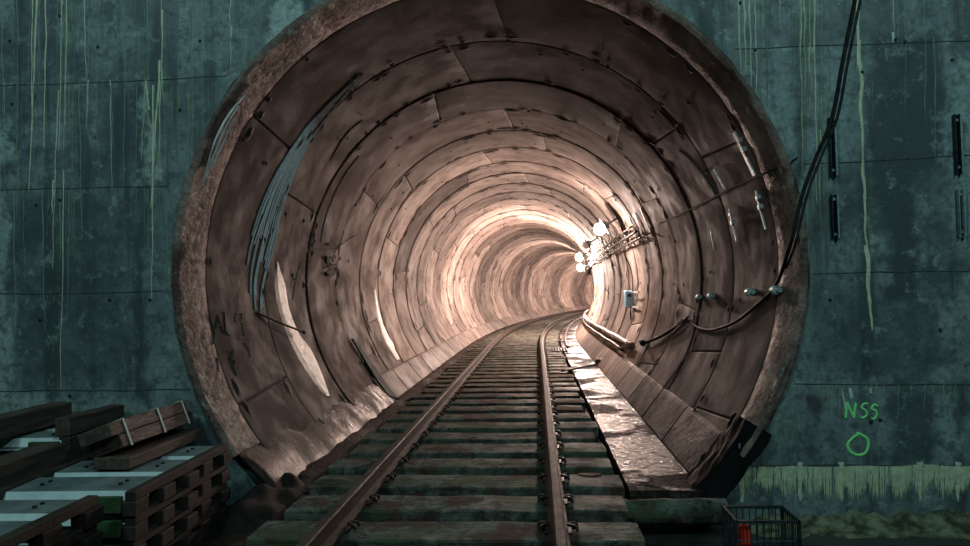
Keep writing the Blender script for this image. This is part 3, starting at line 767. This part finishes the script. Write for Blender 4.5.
# upper row of hangers with a bundle of cables, right side of the lining
ztrk = 2.92
def wallpt(s, z, inset): u = math.sqrt((RR-inset)**2 - (z-CZ)**2); return at(s, u, z)
def hanger_proto():
    root = empty('cable_hanger')
    bm = B(); box(bm, (-.016, -.045, -.27), (.0, .045, .27), .003); link('back_strap', bm, M['bracket'], root)
    for k in (0,):
        bm = B(); box(bm, (-.13, -.035, -.22+.14*k), (-.012, .035, -.195+.14*k), .003); box(bm, (-.17, -.035, -.22+.14*k), (-.155, .035, -.14+.14*k), .002); link('arm', bm, M['bracket'], root)
    return root
hp = hanger_proto(); s = 6.6; k = 0
while s < 34:
    o = hp if k == 0 else copy_tree(hp)
    p = wallpt(s, ztrk, .015); c, n_, t_ = fr(s); ax = math.degrees(math.asin((ztrk-CZ)/RR))
    o.matrix_world = Matrix.Translation(p) @ Matrix((n_, t_, Vector((0,0,1)))).transposed().to_4x4() @ Matrix.Rotation(-R_(ax), 4, 'Y')
    tag(o, 'nearest steel cable hanger on the right lining, at the dark end of the row' if k == 0 else 'short steel cable hanger in the row high on the right lining', 'hanger', 'cable hangers on the right lining')
    s += .78; k += 1
for j, (dz, ins, rr) in enumerate(((-.19, .09, .022), (-.05, .09, .024), (.09, .09, .018))):
    pts = []; s = 7.2 + j*.3
    a_ = math.asin((ztrk-CZ)/RR) + dz/RR
    while s < 60: pts.append(at(s, (RR-ins)*math.cos(a_), CZ+(RR-ins)*math.sin(a_) - .012*abs(math.sin((s-6.6)/.78*math.pi)))); s += .39
    bm = B(); tube(bm, pts, rr, 7)
    tag(link('cable', bm, M['cable'], None, smooth=True), ['lowest cable on the hanger row high on the right lining', 'middle black cable on the hanger row high on the right lining', 'topmost cable on the hanger row high on the right lining'][j], 'cable')
# low pipes on the right lining
for j, (z, rr, s_a, mt, lb) in enumerate(((.66, .055, 7.3, 'brownpipe', 'dusty steel pipe low on the right lining, the upper of two'), (.52, .035, 8.2, 'bracket', 'thinner pipe just under the dusty steel pipe on the right lining'))):
    root = empty('pipe', wallpt(s_a, z, .10)); tag(root, lb, 'pipe')
    pts = []; s = s_a
    while s < 46: pts.append(wallpt(s, z+.006*math.sin(s*2), .10)-root.location); s += .5
    bm = B(); tube(bm, pts, rr, 12); link('pipe_run', bm, M[mt], root, smooth=True)
    s = s_a + .6
    while s < 40 and j == 0:
        bm = B(); c, n_, t_ = fr(s); q = wallpt(s, z, .10)-root.location
        tube(bm, [q-t_*.035, q+t_*.035], rr+.018, 12); link('pipe_coupling', bm, M['galv'] if s < 25 else M['brownpipe'], root, auto=40); s += 2.4
    s = s_a + .3
    while s < 40 and j == 0:
        bm = B(); c, n_, t_ = fr(s); q = wallpt(s, z, .10)-root.location; w0 = wallpt(s, z-.09, .0)-root.location
        tube(bm, [w0, q-Vector((0,0,rr+.01))], .014, 6); tube(bm, [q+n_*(-.07)-Vector((0,0,rr+.01)), q+n_*.1-Vector((0,0,rr+.01))], .012, 6); link('support', bm, M['bracket'], root); s += 1.6
# junction box on its frame
p = hit(631, 299, RR-.09); s, u = inv(p); c, n_, t_ = fr(s)
root = empty('junction_box'); root.matrix_world = Matrix.Translation(p) @ Matrix((n_, t_, Vector((0,0,1)))).transposed().to_4x4()
tag(root, 'small blue-grey junction box with a hanging lead on the right lining', 'junction box')
bm = B(); box(bm, (-.14, -.13, -.19), (.05, .13, .19), .012); link('enclosure', bm, M['bluebox'], root)
bm = B(); box(bm, (-.128, -.143, -.175), (.038, -.131, .175), .004); link('lid', bm, M['bluebox'], root)
bm = B(); cyl(bm, (-.05, -.18, .08), (-.05, -.14, .08), .04, 12); link('switch', bm, M['darksteel'], root, auto=40)
for z in (.15, -.17):
    bm = B(); box(bm, (.0, -1.15, z-.015), (.03, -.10, z+.015), .003); link('mounting_rail', bm, M['galv'], root)
bm = B(); tube(bm, smooth_path([(-.01,-.02,-.17),(-.03,-.08,-.35),(-.02,-.18,-.52),(.0,-.42,-.70),(.03,-.55,-.60),(.05,-.62,-.45)], 5), .014, 7); link('lead', bm, M['cable'], root, smooth=True)
bm = B(); tube(bm, smooth_path([(.0,-.3,.17),(.0,-.34,.45),(-.05,-.25,.75),(-.16,-.2,1.0)], 5), .012, 7); link('lead', bm, M['cable'], root, smooth=True)
# ------------------------------------------------------------------ lamps
def lamp(s, deg, label, lit=True, grp=None, mat='lamp'):
    p = onring(s, deg, RR); nn = axis_n(p); c, n_, t_ = fr(s)
    root = empty('tunnel_lamp'); b = nn.cross(t_).normalized()
    root.matrix_world = Matrix.Translation(p) @ Matrix((b, t_, nn)).transposed().to_4x4()
    tag(root, label, 'lamp', grp)
    bm = B(); box(bm, (-.07, -.09, 0), (.07, .09, .03), .006); cyl(bm, (0,0,.03), (0,0,.26), .02, 8); cyl(bm, (0,0,.25), (0,0,.33), .09, 16); link('fitting', bm, M['galvdull'], root, auto=40)
    bm = B(); tube(bm, [(0,0,.315),(0,0,.333),(0,0,.35)], [.10,.20,.205], 20); link('light_shield', bm, M['shade_black'], root, auto=40)  # disc added to keep lamp light off the wall behind
    bm = B(); bmesh.ops.create_uvsphere(bm, u_segments=16, v_segments=10, radius=.13 if lit else .10, matrix=Matrix.Translation((0,0,.45 if lit else .40))); link('globe', bm, M[mat] if lit else M['whitestrip'], root, smooth=True)
def find(px, py, ins=.47):
    p = hit(px, py, RR-ins); s, u = inv(p); return s, math.degrees(math.atan2(p.z-CZ, u))
l1 = find(600, 229, .45); l2 = find(580, 257, .42); l3 = find(580, 268, .47)
print('LAMPS', l1, l2, l3)
lamp(*l1, 'nearest and largest glowing lamp high on the right lining', mat='lamp_1')
lamp(*l2, 'second glowing lamp along the tunnel, below the unlit one', mat='lamp_2')
lamp(*l3, 'third and farthest glowing lamp in view down the tunnel', mat='lamp_3')
k = 0
while l3[0]+12*(k+1) < S_END-3: k += 1; lamp(l3[0]+12*k, 34, 'glowing lamp farther round the bend of the tunnel', grp='lamps round the bend')
of = find(586, 245, .40); lamp(of[0], of[1], 'unlit grey lamp fitting between the first two glowing lamps', False)
# ------------------------------------------------------------------ hardware on the lining near the mouth
def bracket(pa, pb, w, label, knob=True):
    a, b = hit(*pa, RR-.012), hit(*pb, RR-.012); d = (b-a); L = d.length; z = d.normalized(); nn = axis_n((a+b)/2); x = z.cross(nn).normalized(); nn = x.cross(z)
    root = empty('steel_bracket'); root.matrix_world = Matrix.Translation(a) @ Matrix((x, nn, z)).transposed().to_4x4()
    tag(root, label, 'bracket')
    w *= 1.3; bm = B(); box(bm, (-w/2, .012, 0), (w/2, .03, L), .003); link('channel', bm, M['galv'], root)
    if knob:
        bm = B(); box(bm, (-w/2-.05, .006, L*.38), (-w/2+.01, .05, L*.38+.045), .003); link('clamp', bm, M['galv'], root); bm = B(); box(bm, (-w/2-.05, .006, L*.38-.09), (-w/2+.01, .045, L*.38-.05), .003); link('clamp', bm, M['galv'], root)
bracket((736,131), (757,175), .055, 'largest bright steel bracket on the dark right lining near the mouth')
bracket((758,190), (768,229), .018, 'thin bright steel bracket below the largest one near the mouth')
bracket((731,208), (739,241), .020, 'thin bright steel bracket left of the other thin one')
bracket((713,230), (716,250), .014, 'faintest short steel bracket, deepest of the four on the right lining', False)
bracket((716,168), (727,188), .016, 'dull short steel bracket left of the largest bright bracket', False)
def clampset(px, py, sc_, label):
    p = hit(px, py, RR-.05); s, u = inv(p); c, n_, t_ = fr(s)
    root = empty('cable_clamp'); root.matrix_world = Matrix.Translation(p) @ Matrix((n_, t_, Vector((0,0,1)))).transposed().to_4x4(); root.scale = (sc_,)*3
    tag(root, label, 'clamp')
    bm = B(); cyl(bm, (0,-.11,0), (0,.11,0), .022, 12); link('bar', bm, M['galv'], root, auto=40)
    bm = B(); cyl(bm, (0,-.03,0), (0,.05,0), .042, 12); link('collar', bm, M['galv'], root, auto=40)
    bm = B(); box(bm, (-.01,-.035,-.03), (.05,.035,.03), .004); link('mount', bm, M['galvdull'], root)
    bm = B(); cyl(bm, (0,.11,0), (0,.17,0), .012, 8); link('pin', bm, M['galvdull'], root)
clampset(776, 290, 1.0, 'bright clamp nearest the rim where the thick cable enters'); clampset(750, 292, 1.0, 'bright clamp second from the rim on the right lining')
clampset(711, 296, 1.0, 'dull clamp third from the rim on the right lining'); clampset(699, 297, .85, 'smallest dull clamp, farthest from the rim')
# steel channels fixed to the head wall
def channel(x, y0, y1, label, m='darksteel'):
    a, b = atY(x, y0), atY(x+2, y1); root = empty('wall_channel', (b.x, 0, b.z)); tag(root, label, 'channel'); L = a.z-b.z
    bm = B(); w = .021; box(bm, (-w, -.045, 0), (-w+.006, 0, L), .001); box(bm, (w-.006, -.045, 0), (w, 0, L), .001); box(bm, (-w, -.008, 0), (w, 0, L)); link('web', bm, M[m], root)
    bm = B(); box(bm, (w-.004, -.046, .03*L), (w+.012, -.02, L*.98), .002); link('flange', bm, M['galvdull'], root)
    for z in (.12*L, .9*L):
        bm = B(); cyl(bm, (0,-.03,z), (0,-.006,z), .014, 6); link('bolt', bm, M['galvdull'], root)
channel(830, 118, 178, 'upper dark steel channel nearest the tunnel on the head wall'); channel(832, 195, 240, 'lower dark steel channel nearest the tunnel on the head wall')
channel(955, 115, 175, 'upper dark steel channel near the right edge'); channel(958, 190, 238, 'lower grey steel channel near the right edge', 'galvdull')
# left lining: rod, plate, dark wire tangle
a, b = hit(258, 313, RR-.02), hit(303, 332, RR-.10)
bm = B(); tube(bm, [a, a.lerp(b,.5)+Vector((.01,0,-.01)), b], .014, 8); cyl(bm, b, b+(b-a).normalized()*.04, .024, 8); tag(link('steel_rod', bm, M['cable'], None, auto=40), 'thin dark steel rod slanting along the left lining', 'rod')
A = [hit(*q, RR-.02) for q in [(351,339),(362,358),(374,378),(388,397)]]; Bq = [hit(*q, RR-.02) for q in [(353,340),(371,364),(386,386),(398,400)]]
bm = B(); prev = None
for a, b in zip(A, Bq):
    nn = axis_n((a+b)/2); row = [bm.verts.new(a), bm.verts.new(b), bm.verts.new(b+nn*.03), bm.verts.new(a+nn*.03)]
    if prev:
        for k in range(4): bm.faces.new((prev[k], prev[(k+1)%4], row[(k+1)%4], row[k]))
    else: bm.faces.new(row)
    prev = row
bm.faces.new(prev); tag(link('steel_plate', bm, M['patchdark']), 'narrow dark blue-grey steel plate leaning on the left lining', 'plate')
root = empty('wire_tangle', hit(331, 270, RR-.03)); tag(root, 'small tangle of black wire on the left lining', 'wire')
bm = B(); o0 = root.location
for q in range(3):
    pts = [(hit(331+5*math.cos(k*.9+q), 266+ (k-5)*2.2+2*math.sin(k*1.7+q), RR-.03-.01*(k%3)))-o0 for k in range(11)]; tube(bm, smooth_path(pts, 4), .009, 6)
link('wire', bm, M['cable'], root, smooth=True)
bm = B(); tube(bm, smooth_path([hit(*q, RR-.02)-o0 for q in [(333,262),(336,250),(345,242),(357,235)]], 4), .007, 6); link('wire_end', bm, M['cable'], root, smooth=True)
# hose with nozzle on the walkway, kerb fitting, grating
p0, p1 = atZ(562, 371, .04), atZ(597, 364, .01)
root = empty('drain_hose', p1); tag(root, 'thin black hose with a square nozzle lying across the wet walkway', 'hose')
bm = B(); tube(bm, smooth_path([p0-p1, (p0-p1)*.5+Vector((0,-.03,-.01)), Vector((0,0,0))], 6), .022, 8); link('hose', bm, M['cable'], root, smooth=True)
bm = B(); box(bm, (-.03, -.1, -.03), (.16, .1, .12), .02); link('nozzle', bm, M['cable'], root)
root = empty('floor_grating', at(14.6, 1.10, .0)); tag(root, 'small square metal grating beside the right rail', 'grating')
bm = B()
for k in range(7): box(bm, (-.24+.08*k-.01, -.6, 0), (-.24+.08*k+.01, .6, .035))
for k in range(11): box(bm, (-.25, -.6+.12*k-.008, .004), (.25, -.6+.12*k+.008, .028))
link('bars', bm, M['bracket'], root)
bm = B(); pts = []; q = 15.5
while q < 45: pts.append(at(q, 1.45+.05*math.sin(q*.3), .018)); q += .6
tag(link('floor_pipe', bm if tube(bm, pts, .04, 8) is None else bm, M['bracket'], None, smooth=True), 'thin pipe lying on the walkway beside the right rail far along the bend', 'pipe')
# ------------------------------------------------------------------ lights: floodlights in the station cavern
def flood(loc, target, size, power, col):
    d = bpy.data.lights.new('cavern_floodlight', 'AREA'); d.shape = 'RECTANGLE'; d.size = size; d.size_y = size*.5; d.energy = power; d.color = col
    o = bpy.data.objects.new('cavern_floodlight', d); COL.objects.link(o); o.location = loc
    o.rotation_euler = (Vector(target)-Vector(loc)).to_track_quat('-Z', 'Y').to_euler()
TE = (.58, 1.0, 1.0)
flood((-4.5, -8, 8.5), (-5.0, 0, 1.0), 1.2, 205, TE)
flood((5.5, -8, 8.5), (5.5, 0, 1.0), 1.2, 245, TE)
flood((0.0, -4.0, 9.0), (0, -1, 0), 1.0, 55, TE)
w = bpy.data.worlds.new('world'); sc.world = w; w.use_nodes = True
w.node_tree.nodes['Background'].inputs[0].default_value = (.25, .5, .5, 1); w.node_tree.nodes['Background'].inputs[1].default_value = .004
sc.view_settings.view_transform = 'Standard'; sc.view_settings.look = 'None'; sc.view_settings.exposure = 0; sc.view_settings.gamma = 1; sc.view_settings.use_curve_mapping = False
